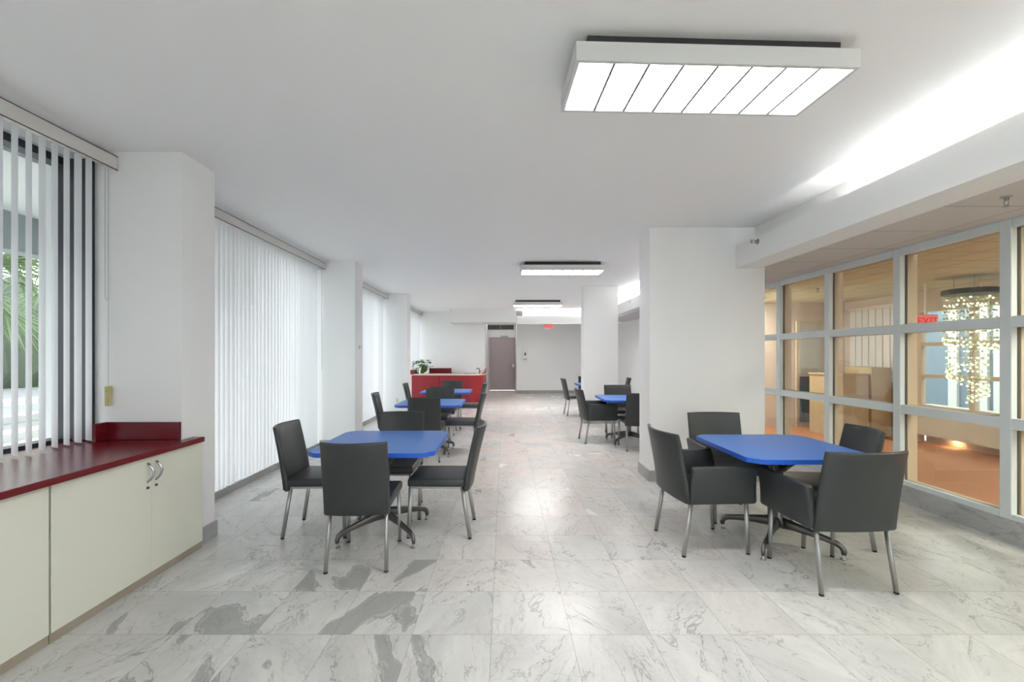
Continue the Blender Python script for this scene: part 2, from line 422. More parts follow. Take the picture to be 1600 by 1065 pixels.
# back walls
S('wall_back', -3.3, -0.66, 14.6, 14.9, 0, H, M['wall'], 'pale grey wall behind the red bar', 'wall')
S('wall_back', -0.96, -0.66, 14.9, 17.7, 0, H, M['wall'], 'side wall of the recess leading to the door', 'wall')
S('wall_back', 0.45, 3.9, 16.06, 16.4, 0, H, M['wall'], 'white wall with the soap dispenser', 'wall')
S('wall_back', 0.45, 0.70, 16.4, 17.7, 0, H, M['wall'], 'short return wall beside the grey door', 'wall')
bm = bmesh.new(); DX0, DX1, DH = -0.62, 0.44, 2.13
box(bm, -0.66, DX0, 17.5, 17.7, 0, H); box(bm, DX0, DX1, 17.5, 17.7, DH, H); box(bm, DX1, 0.45, 17.5, 17.7, 0, H)
o = link('wall_back', bm, M['wall']); tag(o, 'end wall around the grey door and brown vent', 'wall', kind='structure')
S('wall_front', -3.3, 4.1, -4.4, -4.2, 2.75, H, M['wall'], 'white strip above the added window behind the camera', 'wall')
S('wall_front', -3.3, 4.1, -4.4, -4.2, 0, 0.10, M['wall'], 'low curb under the added window behind the camera', 'wall')
w7 = thing('window_7', 'unseen glazed window added behind the camera for frontal fill light', 'window', (0, -4.3, 0)); w7['kind'] = 'structure'  # unseen window, added so daylight fills the room from the camera side
bm = bmesh.new()
for x in (-3.25, 0.45, 2.3, 4.03): box(bm, x-0.04, x+0.04, -0.05, 0.05, 0.10, 2.75)
link('window_frame', bm, M['frame'], w7)
S('wall_front', -3.21, -0.90, -4.35, -4.25, 0.10, 2.75, M['wall'], 'white wall panel beside the added window behind the camera', 'wall')
S('wall_front', 2.34, 3.99, -4.35, -4.25, 0.10, 2.75, M['wall'], 'white wall panel before the glass partition behind the camera', 'wall')
for xa, xb in ((-0.90, 0.41), (0.49, 2.26)):
    bm = bmesh.new(); box(bm, xa, xb, -0.004, 0.004, 0.10, 2.75); link('window_pane', bm, M['glass'], w7)
S('ground_outside', -3.3, 14, -25, -4.4, -0.2, -0.1, M['kerbw'], 'pale paving outside the added window behind the camera', 'ground')
# piers on the right
S('column', 1.646, 2.95, 4.93, 5.30, 0, H, M['wall'], 'wide white pier behind the closer armchair table', 'column')
S('column', 1.66, 2.37, 9.07, 9.42, 0, H, M['wall'], 'far square white pier beyond the wide pier', 'column')
# right wall beyond the glazing
S('wall_right', 3.9, 4.05, 7.25, 16.06, 0, H, M['wall'], 'plain grey wall beyond the glazed partition', 'wall')
S('wall_right', 3.9, 4.05, -4.2, -1.2, 0, H, M['wall'], 'plain white wall before the glazed partition', 'wall')

# boxed soffits at the back
S('beam', -1.71, 0.37, 13.7, 14.6, 2.46, H, M['beam'], 'boxed white soffit above the red bar', 'beam')
S('wall_back', -0.96, 0.70, 17.71, 17.8, 0, H, M['wall'], 'unseen panel added behind the grey door against light leaks', 'wall')  # unseen box added to keep daylight from leaking around the door

# cove beams: U shaped trough open to the top
def cove(y0, y1, xf, name_label, far=2.90, ztop=2.66):
    bm = bmesh.new()
    box(bm, xf, xf+0.02, y0, y1, 2.41, ztop)
    box(bm, xf+0.02, far, y0, y1, 2.41, 2.44)
    box(bm, xf+0.22, far, y0, y1, 2.44, H)
    o = link('beam', bm, M['beam']); tag(o, name_label, 'beam', kind='structure')
cove(-4.2, 4.93, 2.62, 'long white cove beam over the closer armchair table')
cove(5.30, 13.75, 2.76, 'white cove beam running past the far pier', far=2.99)
# cross cove at the back
bm = bmesh.new()
box(bm, 0.40, 3.88, 13.75, 13.77, 2.41, 2.66); box(bm, 0.40, 3.88, 13.77, 14.10, 2.41, 2.44); box(bm, 0.40, 3.88, 14.05, 14.10, 2.44, 2.66)
box(bm, 0.38, 0.40, 13.75, 14.10, 2.41, 2.66)
o = link('beam', bm, M['beam']); tag(o, 'white cross beam with a lit cove in front of the exit sign', 'beam', kind='structure')
S('beam', 0.59, 3.88, 14.30, 14.35, 2.62, H, M['beam'], 'bright panel above the cross beam', 'beam')

def cove_lamp(loc, length, axis, label, tm='tube'):
    root = thing('cove_light', label, 'light', loc, 0 if axis == 'y' else -math.pi/2, 'fluorescent tubes in the ceiling coves')
    bm = bmesh.new(); box(bm, -0.03, 0.03, -length/2, length/2, 0, 0.03); link('batten', bm, M['fixture'], root)
    bm = bmesh.new(); tube(bm, [(0, -length/2+.02, 0.055), (0, length/2-.02, 0.055)], 0.013, 8); link('tube', bm, M[tm], root, smooth=True)
for i, y in enumerate((-2.6, -1.3, 0.0, 1.3, 2.6)):
    cove_lamp((2.74, y, 2.44), 1.22, 'y', 'fluorescent tube %s in the cove over the closer table' % ('fifth from the pier', 'fourth from the wide pier', 'third from the wide pier', 'second from the wide pier', 'next to the wide pier')[i])
for i, y in enumerate((6.2, 7.6, 9.0, 10.4, 11.8, 13.1)):
    cove_lamp((2.87, y, 2.44), 1.22, 'y', 'fluorescent tube %s in the cove along the far aisle' % ('just past the wide pier', 'second past the wide pier', 'beside the far pier', 'first after the far pier', 'second after the far pier', 'last before the cross beam')[i], 'tube_far')
for x in (1.25, 2.6):
    cove_lamp((x, 13.91, 2.44), 1.22, 'x', 'fluorescent tube in the cross beam, %s' % ('over the aisle' if x < 2 else 'towards the grey wall'))

# low ceilings right of the beam and in the lobby
S('ceiling', 2.90, 3.95, -4.2, 4.93, 2.47, 2.60, M['acoustic'], 'lower acoustic tile ceiling beside the glazed partition', 'ceiling')
S('ceiling', 2.95, 3.95, 4.93, 13.75, 2.47, 2.60, M['acoustic'], 'lower acoustic tile ceiling beyond the wide pier', 'ceiling')
S('ceiling', 2.90, 4.05, 14.1, 16.4, 2.47, H+.12, M['ceil'], 'lowered ceiling at the far corner', 'ceiling')

# baseboards
def base(name, x0, x1, y0, y1, l): S(name, x0, x1, y0, y1, 0, 0.12, M['marble_grey'], l, 'baseboard')
base('baseboard_left', -2.29, -2.275, 3.235, 3.455, 'grey marble baseboard on the column by the counter')
base('baseboard_left', -2.29, -2.275, 6.665, 7.045, 'grey marble baseboard on the middle window column')
base('baseboard_left', -2.29, -2.275, 10.245, 10.625, 'grey marble baseboard on the column before the bar')
base('baseboard_left', -2.83, -2.29, 6.665, 6.68, 'short grey marble baseboard facing the first table')
base('baseboard_right', 1.631, 2.95, 4.915, 4.93, 'grey marble baseboard on the front of the wide pier')
base('baseboard_right', 1.631, 1.646, 4.93, 5.315, 'grey marble baseboard on the aisle side of the wide pier')
base('baseboard_right', 1.645, 2.37, 9.055, 9.07, 'grey marble baseboard on the front of the far pier')
base('baseboard_right', 1.645, 1.66, 9.07, 9.435, 'grey marble baseboard on the aisle side of the far pier')
base('baseboard_back', 0.45, 3.9, 16.045, 16.06, 'grey marble baseboard on the back wall')
S('baseboard_right', 3.86, 3.90, -1.2, 7.25, 0, 0.17, M['marble_base'], 'veined marble base under the glazed partition', 'baseboard')
S('baseboard_right', 3.885, 3.90, 7.25, 16.06, 0, 0.12, M['marble_grey'], 'marble baseboard on the plain grey wall', 'baseboard')

# ------------------------------------------------------------------ glazed partition (window 5)
wr = thing('window_5', 'white framed glass partition with a grid of panes looking into the lobby', 'window', (3.86, 0, 0)); wr['kind'] = 'structure'
mull = [-1.2+0.0]
MY = [7.21, 6.14, 5.215, 4.285, 3.355, 2.425, 1.495, 0.565, -0.365, -1.17]
S('wall_right', 3.90, 4.06, -1.2, 7.25, 0, 0.17, M['framebeige'], 'low sill wall under the glazed partition', 'wall')
bm = bmesh.new(); bm2 = bmesh.new()
for y in MY:
    box(bm, 0.0, 0.05, y-0.040, y+0.040, 0.17, 2.47, 0.004, 1)
    box(bm2, 0.06, 0.155, y-0.055, y+0.055, 0.17, 2.47)
for za, zb in ((0.17, 0.215), (0.86, 0.945), (1.640, 1.725), (2.40, 2.47)):
    for ya, yb in zip(MY[1:], MY[:-1]):
        box(bm, 0.003, 0.05, ya+0.040, yb-0.040, za, zb, 0.003, 1)
        box(bm2, 0.06, 0.12, ya+0.055, yb-0.055, za, zb)
link('window_frame', bm, M['frame'], wr); link('window_back_frame', bm2, M['framebeige'], wr)  # beige lobby side: warm lobby light put into the frame colour
for ya, yb in zip(MY[1:], MY[:-1]):
    for za, zb in ((0.19, 0.90), (0.90, 1.68), (1.68, 2.44)):
        b3 = bmesh.new(); box(b3, 0.051, 0.058, ya+0.03, yb-0.03, za, zb); link('window_pane', b3, M['wireglass'], wr)

# ------------------------------------------------------------------ lobby beyond the glass
LX = 6.8
S('floor_lobby', 3.88, 7.05, -1.5, 9.0, -0.12, -0.0, M['terracotta'], 'orange tan floor of the lobby behind the glass', 'floor')
S('ceiling', 4.05, 7.05, 7.2, 9.0, 2.47, 2.60, M['acousticwarm'], 'warm tile ceiling at the far end of the lobby', 'ceiling')
S('ceiling', 4.05, 7.05, -1.5, 7.2, 2.47, 2.60, M['acousticwarm'], 'warm lit tile ceiling of the lobby behind the glass', 'ceiling')
S('wall_lobby', 3.95, 6.8, 8.7, 8.9, 0, 2.47, M['lobbypink'], 'pinkish end wall of the lobby', 'wall')
S('wall_lobby', 3.95, 7.05, -1.7, -1.5, 0, 2.6, M['lobbywall'], 'near end wall of the lobby', 'wall')
bm = bmesh.new()
box(bm, LX, LX+0.25, -1.5, 7.2, 0.13, 0.62); 
box(bm, LX+0.18, LX+0.25, -1.5, 7.2, 0.0, 0.13)
box(bm, LX-0.0, LX+0.12, -1.5, 7.2, 2.12, 2.47)
o = link('wall_lobby', bm, M['lobbywall']); tag(o, 'low tan parapet wall with a lit recess along its foot', 'wall', kind='structure')
w6 = thing('window_6', 'tan framed window grid on the far side of the lobby with blue grey view', 'window', (LX, 0, 0)); w6['kind'] = 'structure'
bm = bmesh.new()
ys = [7.16, 6.35, 5.75, 5.0, 4.25, 3.5, 2.75, 2.0, 1.2, 0.4, -0.4, -1.4]
for y in ys: box(bm, 0.02, 0.10, y-0.035, y+0.035, 0.62, 2.12)
for z in (1.09, 1.60):
    for ya, yb in zip(ys[1:], ys[:-1]): box(bm, 0.03, 0.09, ya+.035, yb-.035, z-0.03, z+0.03)
link('window_frame', bm, M['framebeige'], w6)
bm = bmesh.new()
box(bm, 0.055, 0.061, -1.4, 7.16, 0.62, 2.12); link('window_pane', bm, M['glass'], w6)
# outside beyond the lobby
S('wall_outside', 10.6, 10.9, -3, 12, -0.1, 3.2, M['bluegrey'], 'blue grey wall seen through the far lobby window', 'wall')
S('wall_lobby', 6.8, 6.95, 7.2, 8.9, 0, 2.47, M['lobbypink'], 'side wall of the lobby beyond the far windows', 'wall')
for yy in (10.24, 9.60, 9.28, 8.2, 11.6): S('trim_6', 10.54, 10.6, yy-0.10, yy+0.10, -0.1, 3.2, M['kerbw'], 'pale vertical strip on the blue grey outside wall', 'trim')
S('ground_outside', 7.05, 14, -4, 14, -0.2, -0.12, M['kerbw'], 'pale paving beyond the lobby window', 'ground')

def lobby_fill_panel(x, y, label):  # panels added out of view to brighten the lobby
    r = thing('lobby_fill_light', label, 'light', (x, y, 2.47), 0, 'added warm fill panels in the lobby ceiling')
    bm = bmesh.new(); box(bm, -0.3, 0.3, -0.3, -0.28, -0.03, 0); box(bm, -0.3, 0.3, 0.28, 0.3, -0.03, 0); box(bm, -0.3, -0.28, -0.28, 0.28, -0.03, 0); box(bm, 0.28, 0.3, -0.28, 0.28, -0.03, 0); link('frame', bm, M['white'], r)
    B('diffuser', -0.28, 0.28, -0.28, 0.28, -0.02, -0.012, M['warmdown'], r)
for x, y, l in ((4.42, 8.15, 'added warm fill panel at the far end of the lobby'), (4.6, 2.05, 'added warm fill panel just inside the glass partition'), (5.7, 2.05, 'added warm fill panel in the middle of the lobby ceiling'), (5.2, 0.6, 'added warm fill panel at the near end of the lobby')):
    lobby_fill_panel(x, y, l)
def toe(y):
    r = thing('recess_light', 'small amber recess lamp in the lobby parapet foot, %s' % {6.70: 'farthest along'.replace('farthest', 'last'), 5.1: 'second from its far end', 3.7: 'third from its far end', 2.3: 'first inside the near end'}[y], 'light', (LX+0.12, y, 0.13), 0, 'amber lamps along the lobby parapet')
    bm = bmesh.new(); lathe(bm, [(0.04, -0.012), (0.04, 0.0)], seg=16); link('lamp', bm, M['warmlamp'], r)
    bm = bmesh.new(); lathe(bm, [(0.05, -0.008), (0.05, 0.0), (0.041, 0), (0.041, -0.008)], seg=16, cap=False); link('ring', bm, M['bronze'], r)
for y in (6.70, 5.1, 3.7, 2.3): toe(y)

# reception desk
r = thing('reception_desk', 'tan reception desk with a stepped top, seen through the glass beyond the pier', 'desk', (6.1, 8.0, 0))
B('front_panel', -0.35, 0.30, -0.36, -0.32, 0.0, 1.07, M['desk'], r); B('worktop', -0.38, 0.31, -0.38, 0.20, 1.07, 1.10, M['desk'], r, 0.004)
B('raised_top', 0.312, 0.66, -0.40, 0.20, 0.0, 1.21, M['desk'], r, 0.004); B('side_panel', -0.35, -0.31, -0.32, 0.2, 0, 1.07, M['desk'], r)
# vane panel standing in for the blinds mirrored in the partition glass
r = thing('blind_reflection', 'pale grey vanes standing in for the blind reflection above the lobby desk', 'blind', (6.79, 7.95, 0.95), math.pi/2)
bm = bmesh.new()
for k in range(15):
    x = -0.56+k*0.075; box(bm, x, x+0.07, 0.03+0.012*(k % 2), 0.034+0.012*(k % 2), 0.0, 1.32)
link('vanes', bm, M['vane'], r); B('headrail', -0.58, 0.58, 0.005, 0.05, 1.32, 1.37, M['valance'], r)
r = thing('lobby_doorway', 'pale bluish framed glass door on the lobby end wall', 'door', (6.05, 8.68, 0)); 
B('door_frame', -0.25, 0.25, -0.05, 0.0, 0.0, 2.1, M['framebeige'], r); B('glass_panel', -0.20, 0.20, -0.06, -0.051, 0.1, 1.0, M['bluegrey'], r); B('upper_panel', -0.20, 0.20, -0.06, -0.051, 1.06, 2.02, M['kerbw'], r)

# chandelier
def chandelier():
    r = thing('chandelier', 'spiral crystal chandelier hanging from a dark disc in the lobby', 'chandelier', (6.2, 5.8, 0))
    bm = bmesh.new(); lathe(bm, [(0.0001, 2.30), (0.27, 2.30), (0.275, 2.29), (0.275, 2.235), (0.26, 2.23), (0.0001, 2.23)], seg=32, cap=False); link('disc', bm, M['bronze'], r)
    for a in range(3):
        t = a*2.094
        bm = bmesh.new(); tube(bm, [(0.15*math.cos(t), 0.15*math.sin(t), 2.30), (0.15*math.cos(t), 0.15*math.sin(t), 2.47)], 0.004, 6); link('rod', bm, M['chrome'], r)
    rn = random.Random(3); n = 44
    for k in range(n):
        f = k/(n-1); ang = f*2*math.pi*1.75+2.4
        rad = 0.245 - 0.15*max(0, f-0.35)
        x, y = rad*math.cos(ang), rad*math.sin(ang)
        z0 = 2.22; z1 = 1.62 - 0.80*f
        if f < 0.35: z1 = 1.62-0.35*f
        bm = bmesh.new(); tube(bm, [(x, y, z0), (x, y, z1)], 0.0012, 4)
        z = z0-0.04; 
        while z > z1:
            s = 0.011+rn.random()*0.006
            q = bmesh.ops.create_icosphere(bm, subdivisions=1, radius=s, matrix=Matrix.Translation((x, y, z)))
            if rn.random() < 0.30+0.2*f:
                for v in q['verts']:
                    for ff in v.link_faces: ff.material_index = 1
            z -= 0.088
        # denser cluster of beads at the end of every strand
        for e in range(4):
            q = bmesh.ops.create_icosphere(bm, subdivisions=1, radius=0.016, matrix=Matrix.Translation((x+rn.uniform(-.012, .012), y+rn.uniform(-.012, .012), z1-0.03*e+0.05)))
            if e % 2:
                for v in q['verts']:
                    for ff in v.link_faces: ff.material_index = 1
        link('crystal_strand', bm, [M['crystal'], M['sparkle']], r)
chandelier()

# ------------------------------------------------------------------ outside left
S('ground_outside', -60, -3.3, -25, 40, -0.2, -0.1, M['asphalt'], 'grey paving outside the windows', 'ground')
S('ground_outside', -8.6, -3.3, -25, 40, -0.1, -0.09, M['paving'], 'added pale strip bouncing daylight right outside the windows', 'ground')  # pale ground added to bounce daylight up under the overhang
S('ceiling_outside', -4.75, -3.3, -6, 5.2, 2.78, 2.95, M['soffit'], 'pale overhang above the windows outside', 'ceiling')
S('beam_outside', -4.85, -4.65, -6, 5.2, 2.42, 2.95, M['fascia'], 'grey fascia beam at the edge of the overhang', 'beam')
for x, wd, l in ((-8.6, 0.5, 'closest pale kerb outside the first window'), (-11.0, 0.45, 'middle pale kerb outside the first window'), (-14.5, 0.9, 'wide pale kerb before the hedge')):
    S('kerb', x-wd, x, -25, 40, -0.1, 0.05, M['kerbw'], l.replace('closest', 'near'), 'kerb')

def fan_palm(loc, h, n, size, seed, label):
    rn = random.Random(seed)
    r = thing('palm_tree', label, 'tree', loc)
    bm = bmesh.new()
    pts = [(0.05*math.sin(i*0.7), 0.04*math.cos(i), h*i/8) for i in range(9)]
    tube(bm, pts, [0.16-0.004*i+(0.012 if i % 2 else 0) for i in range(9)], 12); link('trunk', bm, M['palmtrunk'], r)
    for k in range(n):
        az = k*2.399+rn.uniform(-.2, .2); el = rn.uniform(-0.75, 1.15)
        d = Vector((math.cos(az)*math.cos(el), math.sin(az)*math.cos(el), math.sin(el)))
        bm = bmesh.new()
        base = Vector((0, 0, h)); mid = base+d*size*0.55+Vector((0, 0, -0.05)); 
        tube(bm, [base, base+d*size*0.3, mid], [0.018, 0.014, 0.01], 5)
        side = d.cross(Vector((0, 0, 1))); side = side.normalized() if side.length > 0.05 else Vector((1, 0, 0))
        nrm = side.cross(d).normalized()
        nb = 26
        for q in range(nb):
            a = (q/(nb-1)-0.5)*4.4
            dr = (d*math.cos(a)+side*math.sin(a)).normalized(); ln = size*0.72*(0.8+0.2*math.cos(a))
            w = side*math.cos(a)-d*math.sin(a); w = w*0.022
            prev = None
            for s in range(5):
                t = s/4
                c = mid+dr*ln*t+Vector((0, 0, -0.32*t*t*ln))+nrm*0.015*(q % 2)
                ww = w*(1-t*0.92)*(1.0 if s else 0.5)
                cur = (bm.verts.new(c-ww), bm.verts.new(c+ww))
                if prev: bm.faces.new((prev[0], prev[1], cur[1], cur[0]))
                prev = cur
        link('frond', bm, M['palm'], r)
fan_palm((-7.6, 6.2, -0.1), 2.55, 22, 1.15, 4, 'fan palm with drooping green fronds outside the first window')
fan_palm((-9.8, 10.2, -0.1), 3.3, 22, 1.4, 9, 'taller fan palm standing further out beyond the kerbs')
# hedge
def hedge():
    bm = bmesh.new(); rn = random.Random(5)
    for i in range(90):
        y = -20+i*0.62; x = -23+rn.uniform(-.5, .5); z = rn.uniform(3.6, 5.0)
        q = bmesh.ops.create_icosphere(bm, subdivisions=2, radius=1.0, matrix=Matrix.Translation((x, y, z*0.45)) @ Matrix.Diagonal((1.1, 0.9, z*0.62, 1)))
        for v in q['verts']: v.co += Vector((rn.uniform(-.12, .12), rn.uniform(-.12, .12), rn.uniform(-.12, .12)))
    o = link('hedge', bm, M['hedge']); tag(o, 'dark clipped hedge far outside the first window', 'hedge', kind='stuff')
hedge()

# ------------------------------------------------------------------ vertical blinds
def vane_mesh(h, w=0.089):
    bm = bmesh.new(); n = 5; vs = []
    for i in range(n):
        t = i/(n-1)-0.5; d = 0.006*(1-4*t*t)
        vs.append((bm.verts.new((t*w, d, 0)), bm.verts.new((t*w, d, h))))
    for i in range(n-1): bm.faces.new((vs[i][0], vs[i+1][0], vs[i+1][1], vs[i][1]))
    me = bpy.data.meshes.new('vane'); bm.to_mesh(me); bm.free(); me.materials.append(M['vane'])
    for p in me.polygons: p.use_smooth = True
    return me
def blind(k, a, b, z0, ang_fn, label, x=-2.86, y_from=None):
    root = thing('vertical_blind', label, 'blind', (x, 0, 0))
    top = 2.784; me = vane_mesh(top-z0)
    bm = bmesh.new()
    box(bm, 0.105, 0.12, a, b, 2.735, 2.83); 
    box(bm, 0.0, 0.105, b-0.012, b, 2.735, 2.83) if k != 1 else None
    link('valance', bm, M['valance'], root)
    bm = bmesh.new(); box(bm, 0.1202, 0.1215, a, b, 2.733, 2.740); box(bm, 0.1202, 0.1215, a, b, 2.826, 2.832); link('valance_edge', bm, M['valedge'], root)
    bm = bmesh.new(); box(bm, -0.022, 0.022, a+0.01, b-0.01, 2.785, 2.83); link('headrail', bm, M['valance'], root)
    y = y_from if y_from is not None else a+0.05; i = 0
    while y < b-0.03:
        o = bpy.data.objects.new('vane', me); COL.objects.link(o); o.parent = root
        o.location = (0, y, z0); o.rotation_euler = (0, 0, ang_fn(i, y))
        bm = None
        y += 0.0755; i += 1
    # carriers
    bm = bmesh.new(); y = y_from if y_from is not None else a+0.05
    while y < b-0.03:
        box(bm, -0.006, 0.006, y-0.004, y+0.004, top-0.002, 2.790); y += 0.0755
    if k == 1: link('carrier_clips', bm, M['valance'], root)
    else: bm.free()
    return root
rv = random.Random(21)
# first blind is open: vanes turned across the opening
def ang1(i, y):
    # local vane axis along +x; world direction wanted (-cos27, sin27)
    base = math.radians(180-24)
    tw = rv.uniform(-3, 3)
    if y > 2.66: tw += 1
    return base+math.radians(tw)
bl = blind(1, -0.23, 3.085, 0.842, ang1, 'open white vertical blind above the burgundy counter', y_from=0.05)
def cords(root, y, ztop, zloop, zend, xo=0.07):
    bm = bmesh.new()
    tube(bm, [(xo, y, ztop), (xo, y, zend+0.1)], 0.0022, 6); tube(bm, [(xo, y-0.025, ztop), (xo, y-0.025, zloop), (xo+.002, y-0.012, zloop-.02), (xo, y, zloop)], 0.0022, 6)
    c = link('cord', bm, M['cord'], root)
    bm = bmesh.new(); box(bm, xo-0.012, xo+0.012, y-0.018, y+0.018, zend, zend+0.10, 0.004); 
    box(bm, xo-0.01, xo+0.014, y-0.022, y+0.022, zend+0.10, zend+0.14, 0.006)
    link('cord_weight', bm, M['tanplastic'], root)
cords(bl, 3.066, 2.74, 1.83, 1.07)
def angc(seed):
    r = random.Random(seed); st = {'v': 0.0, 'n': 0}
    def f(i, y):
        if st['n'] <= 0: st['v'] = r.choice([-9, -5, 0, 3, 8, 22]); st['n'] = r.randint(2, 7)
        st['n'] -= 1
        return math.radians(90-14-st['v']+r.uniform(-2, 2))
    return f
b2 = blind(2, 3.44, 6.67, 0.078, angc(1), 'closed white vertical blind beside the closest table on the window side')
b3 = blind(3, 7.03, 10.25, 0.078, angc(2), 'closed white vertical blind beyond the middle window column')
b4 = blind(4, 10.61, 14.58, 0.078, angc(3), 'closed white vertical blind beside the red bar')
bm = bmesh.new(); tube(bm, [(0.07, 6.645, 2.74), (0.07, 6.645, 1.2)], 0.0025, 6); link('cord', bm, M['cord'], b2)

# ------------------------------------------------------------------ cabinets and counter
XF = -2.24
top = thing('countertop', 'long burgundy laminate countertop under the first window', 'countertop', (0, 0, 0))
bm = bmesh.new(); box(bm, -3.02, -2.20, -0.24, 3.088, 0.795, 0.83, 0.003, 1); box(bm, -2.285, -2.20, 3.088, 3.19, 0.795, 0.83, 0.003, 1)
link('worktop', bm, M['red'], top)
B('front_edge', -2.2003, -2.197, -0.24, 3.19, 0.796, 0.829, M['red_edge'], top)
bm = bmesh.new(); box(bm, -2.80, -2.292, 3.065, 3.088, 0.831, 0.955, 0.002, 1); box(bm, -2.83, -2.80, 2.98, 3.088, 0.831, 0.955, 0.002, 1)
link('backsplash', bm, M['red'], top)
def cabinet(y0, y1, split, label, handles=True):
    r = thing('base_cabinet', label, 'cabinet', (XF, y0, 0), 0, 'cream base cabinets under the burgundy counter')
    W = y1-y0
    bm = bmesh.new()
    depth_end = min(y1, 3.086)-y0
    box(bm, -0.70, -0.02, 0.002, depth_end-0.002, 0.05, 0.794)
    if W > depth_end+.01: box(bm, -0.044, -0.02, depth_end-0.002, W, 0.05, 0.794)
    link('body', bm, M['cabgap'], r)
    B('toe_board', -0.044, -0.008, 0.0, W, 0.0, 0.05, M['toewood'], r)
    for a, b in ((0.003, split-y0-0.0015), (split-y0+0.0015, W-0.003)):
        d = B('door', -0.019, 0.0, a, b, 0.052, 0.785, M['cab'], r, 0.0015, 1)
        hy = (b-0.032) if a < 0.01 else (a+0.032)
        bm = bmesh.new()
        pts = [(0.0, hy, 0.75)]+[(0.002+0.033*math.sin(math.pi*t/8), hy+0.006*math.sin(math.pi*t/8)*(1 if a < 0.01 else 1), 0.75-0.12*t/8) for t in range(1, 8)]+[(0.0, hy, 0.63)]
        tube(bm, pts, 0.007, 8); link('handle', bm, M['chrome'], d, smooth=True)
        bm = bmesh.new(); box(bm, 0, 0.0, 0, 0, 0, 0) if False else None
        q = bmesh.ops.create_cone(bm, segments=14, radius1=0.009, radius2=0.008, depth=0.008, cap_ends=True, matrix=Matrix.Translation((0.004, hy, 0.595)) @ Matrix.Rotation(math.pi/2, 4, 'Y'))
        link('lock', bm, M['castmetal'], d)
cabinet(2.150, 3.235, 2.765, 'cream cabinet next to the column with two doors and chrome handles')
cabinet(1.03, 2.145, 1.60, 'cream cabinet one along from the column, cut by the picture edge')
cabinet(-0.09, 1.025, 0.48, 'cream cabinet furthest along the counter from the column')

# ------------------------------------------------------------------ ceiling lights
def ceiling_light(loc, rz, label, gm='glow'):
    r = thing('ceiling_light', label, 'light', loc, rz, 'louvered ceiling light boxes over the aisle')
    # local: x length 1.30, y 0.40, z 0 = bottom
    lx, ly, hh, t = 0.6475, 0.205, 0.085, 0.018
    bm = bmesh.new()
    box(bm, -lx, lx, -ly, -ly+t, 0, hh); box(bm, -lx, lx, ly-t, ly, 0, hh)
    box(bm, -lx, -lx+t, -ly+t, ly-t, 0, hh); box(bm, lx-t, lx, -ly+t, ly-t, 0, hh); box(bm, -lx+t, lx-t, -ly+t, ly-t, hh-0.006, hh)
    link('housing', bm, M['fixture'], r)
    B('diffuser', -lx+t, lx-t, -ly+t, ly-t, 0.030, 0.036, M[gm], r)
    for k in range(1, 8):
        x = -lx+t+(2*lx-2*t)*k/8
        B('louver_blade', x-0.006, x+0.006, -ly+t, ly-t, 0.0, 0.022, M['louver'], r)
    bm = bmesh.new(); box(bm, -lx+0.06, lx-0.06, -ly+0.04, ly-0.03, hh, 0.14); link('mounting_plate', bm, M['fixdark'], r)
ceiling_light((0.958, 2.150, 2.73), math.radians(2.1), 'largest looking lit louvered ceiling light, over the front of the aisle')
ceiling_light((0.905, 6.90, 2.73), 0, 'second lit louvered ceiling light, in front of the wide pier top', 'glow_far')
ceiling_light((0.885, 11.62, 2.73), 0, 'smallest looking lit louvered ceiling light, near the cross beam', 'glow_back')
ceiling_light((0.95, -2.3, 2.73), 0, 'louvered ceiling light behind the camera')

# ------------------------------------------------------------------ chairs
def back_mesh(w, z0=0.37, z1=0.87, y0=-0.205, y1=-0.292, th0=0.052, th1=0.030, bow=0.058):
    bm = bmesh.new(); nu, nv = 13, 9
    def P(u, v, side):
        # side +1 front (towards seat), -1 rear
        x = (u-0.5)*w*(1-0.03*(v < 0.02))
        y = y0+(y1-y0)*(v**1.25); yb = -bow*(1-(2*u-1)**2)*(0.35+0.65*v)
        th = th0+(th1-th0)*v
        z = z0+(z1-z0)*v
        e = min(u, 1-u)*w; r = 0.014
        k = 1.0
        if e < r: k = math.sqrt(max(0.0, 1-((r-e)/r)**2))*0.85+0.15
        ez = min(v, 1-v)*(z1-z0)
        if ez < r: k *= math.sqrt(max(0.0, 1-((r-ez)/r)**2))*0.8+0.2
        return Vector((x, y+yb+side*th/2*k, z))
    us = [0, .012, .035]+[0.035+0.93*i/9 for i in range(1, 9)]+[.965, .988, 1]
    vs_ = [0, .01, .028]+[0.028+0.944*i/7 for i in range(1, 7)]+[.972, .99, 1]
    G = {}
    for s in (1, -1):
        for i, u in enumerate(us):
            for j, v in enumerate(vs_): G[s, i, j] = bm.verts.new(P(u, v, s))
    nu, nv = len(us), len(vs_)
    for s in (1, -1):
        for i in range(nu-1):
            for j in range(nv-1): bm.faces.new((G[s, i, j], G[s, i+1, j], G[s, i+1, j+1], G[s, i, j+1]))
    for i in range(nu-1):
        for j in (0, nv-1): bm.faces.new((G[1, i, j], G[1, i+1, j], G[-1, i+1, j], G[-1, i, j]))
    for j in range(nv-1):
        for i in (0, nu-1): bm.faces.new((G[1, i, j], G[1, i, j+1], G[-1, i, j+1], G[-1, i, j]))
    return bm
def seat_mesh(w, d0=-0.20, d1=0.245, z0=0.405, z1=0.467):
    bm = bmesh.new(); nx, ny = 10, 10; r = 0.02
    box(bm, -w/2, w/2, d0, d1, z0, z1, 0.016, 3)
    return bm
def leg_bm(pts, r=0.0125):
    bm = bmesh.new(); tube(bm, pts, r, 12, flat=1.25); return bm
def seam(w, y, z0, z1):
    pass
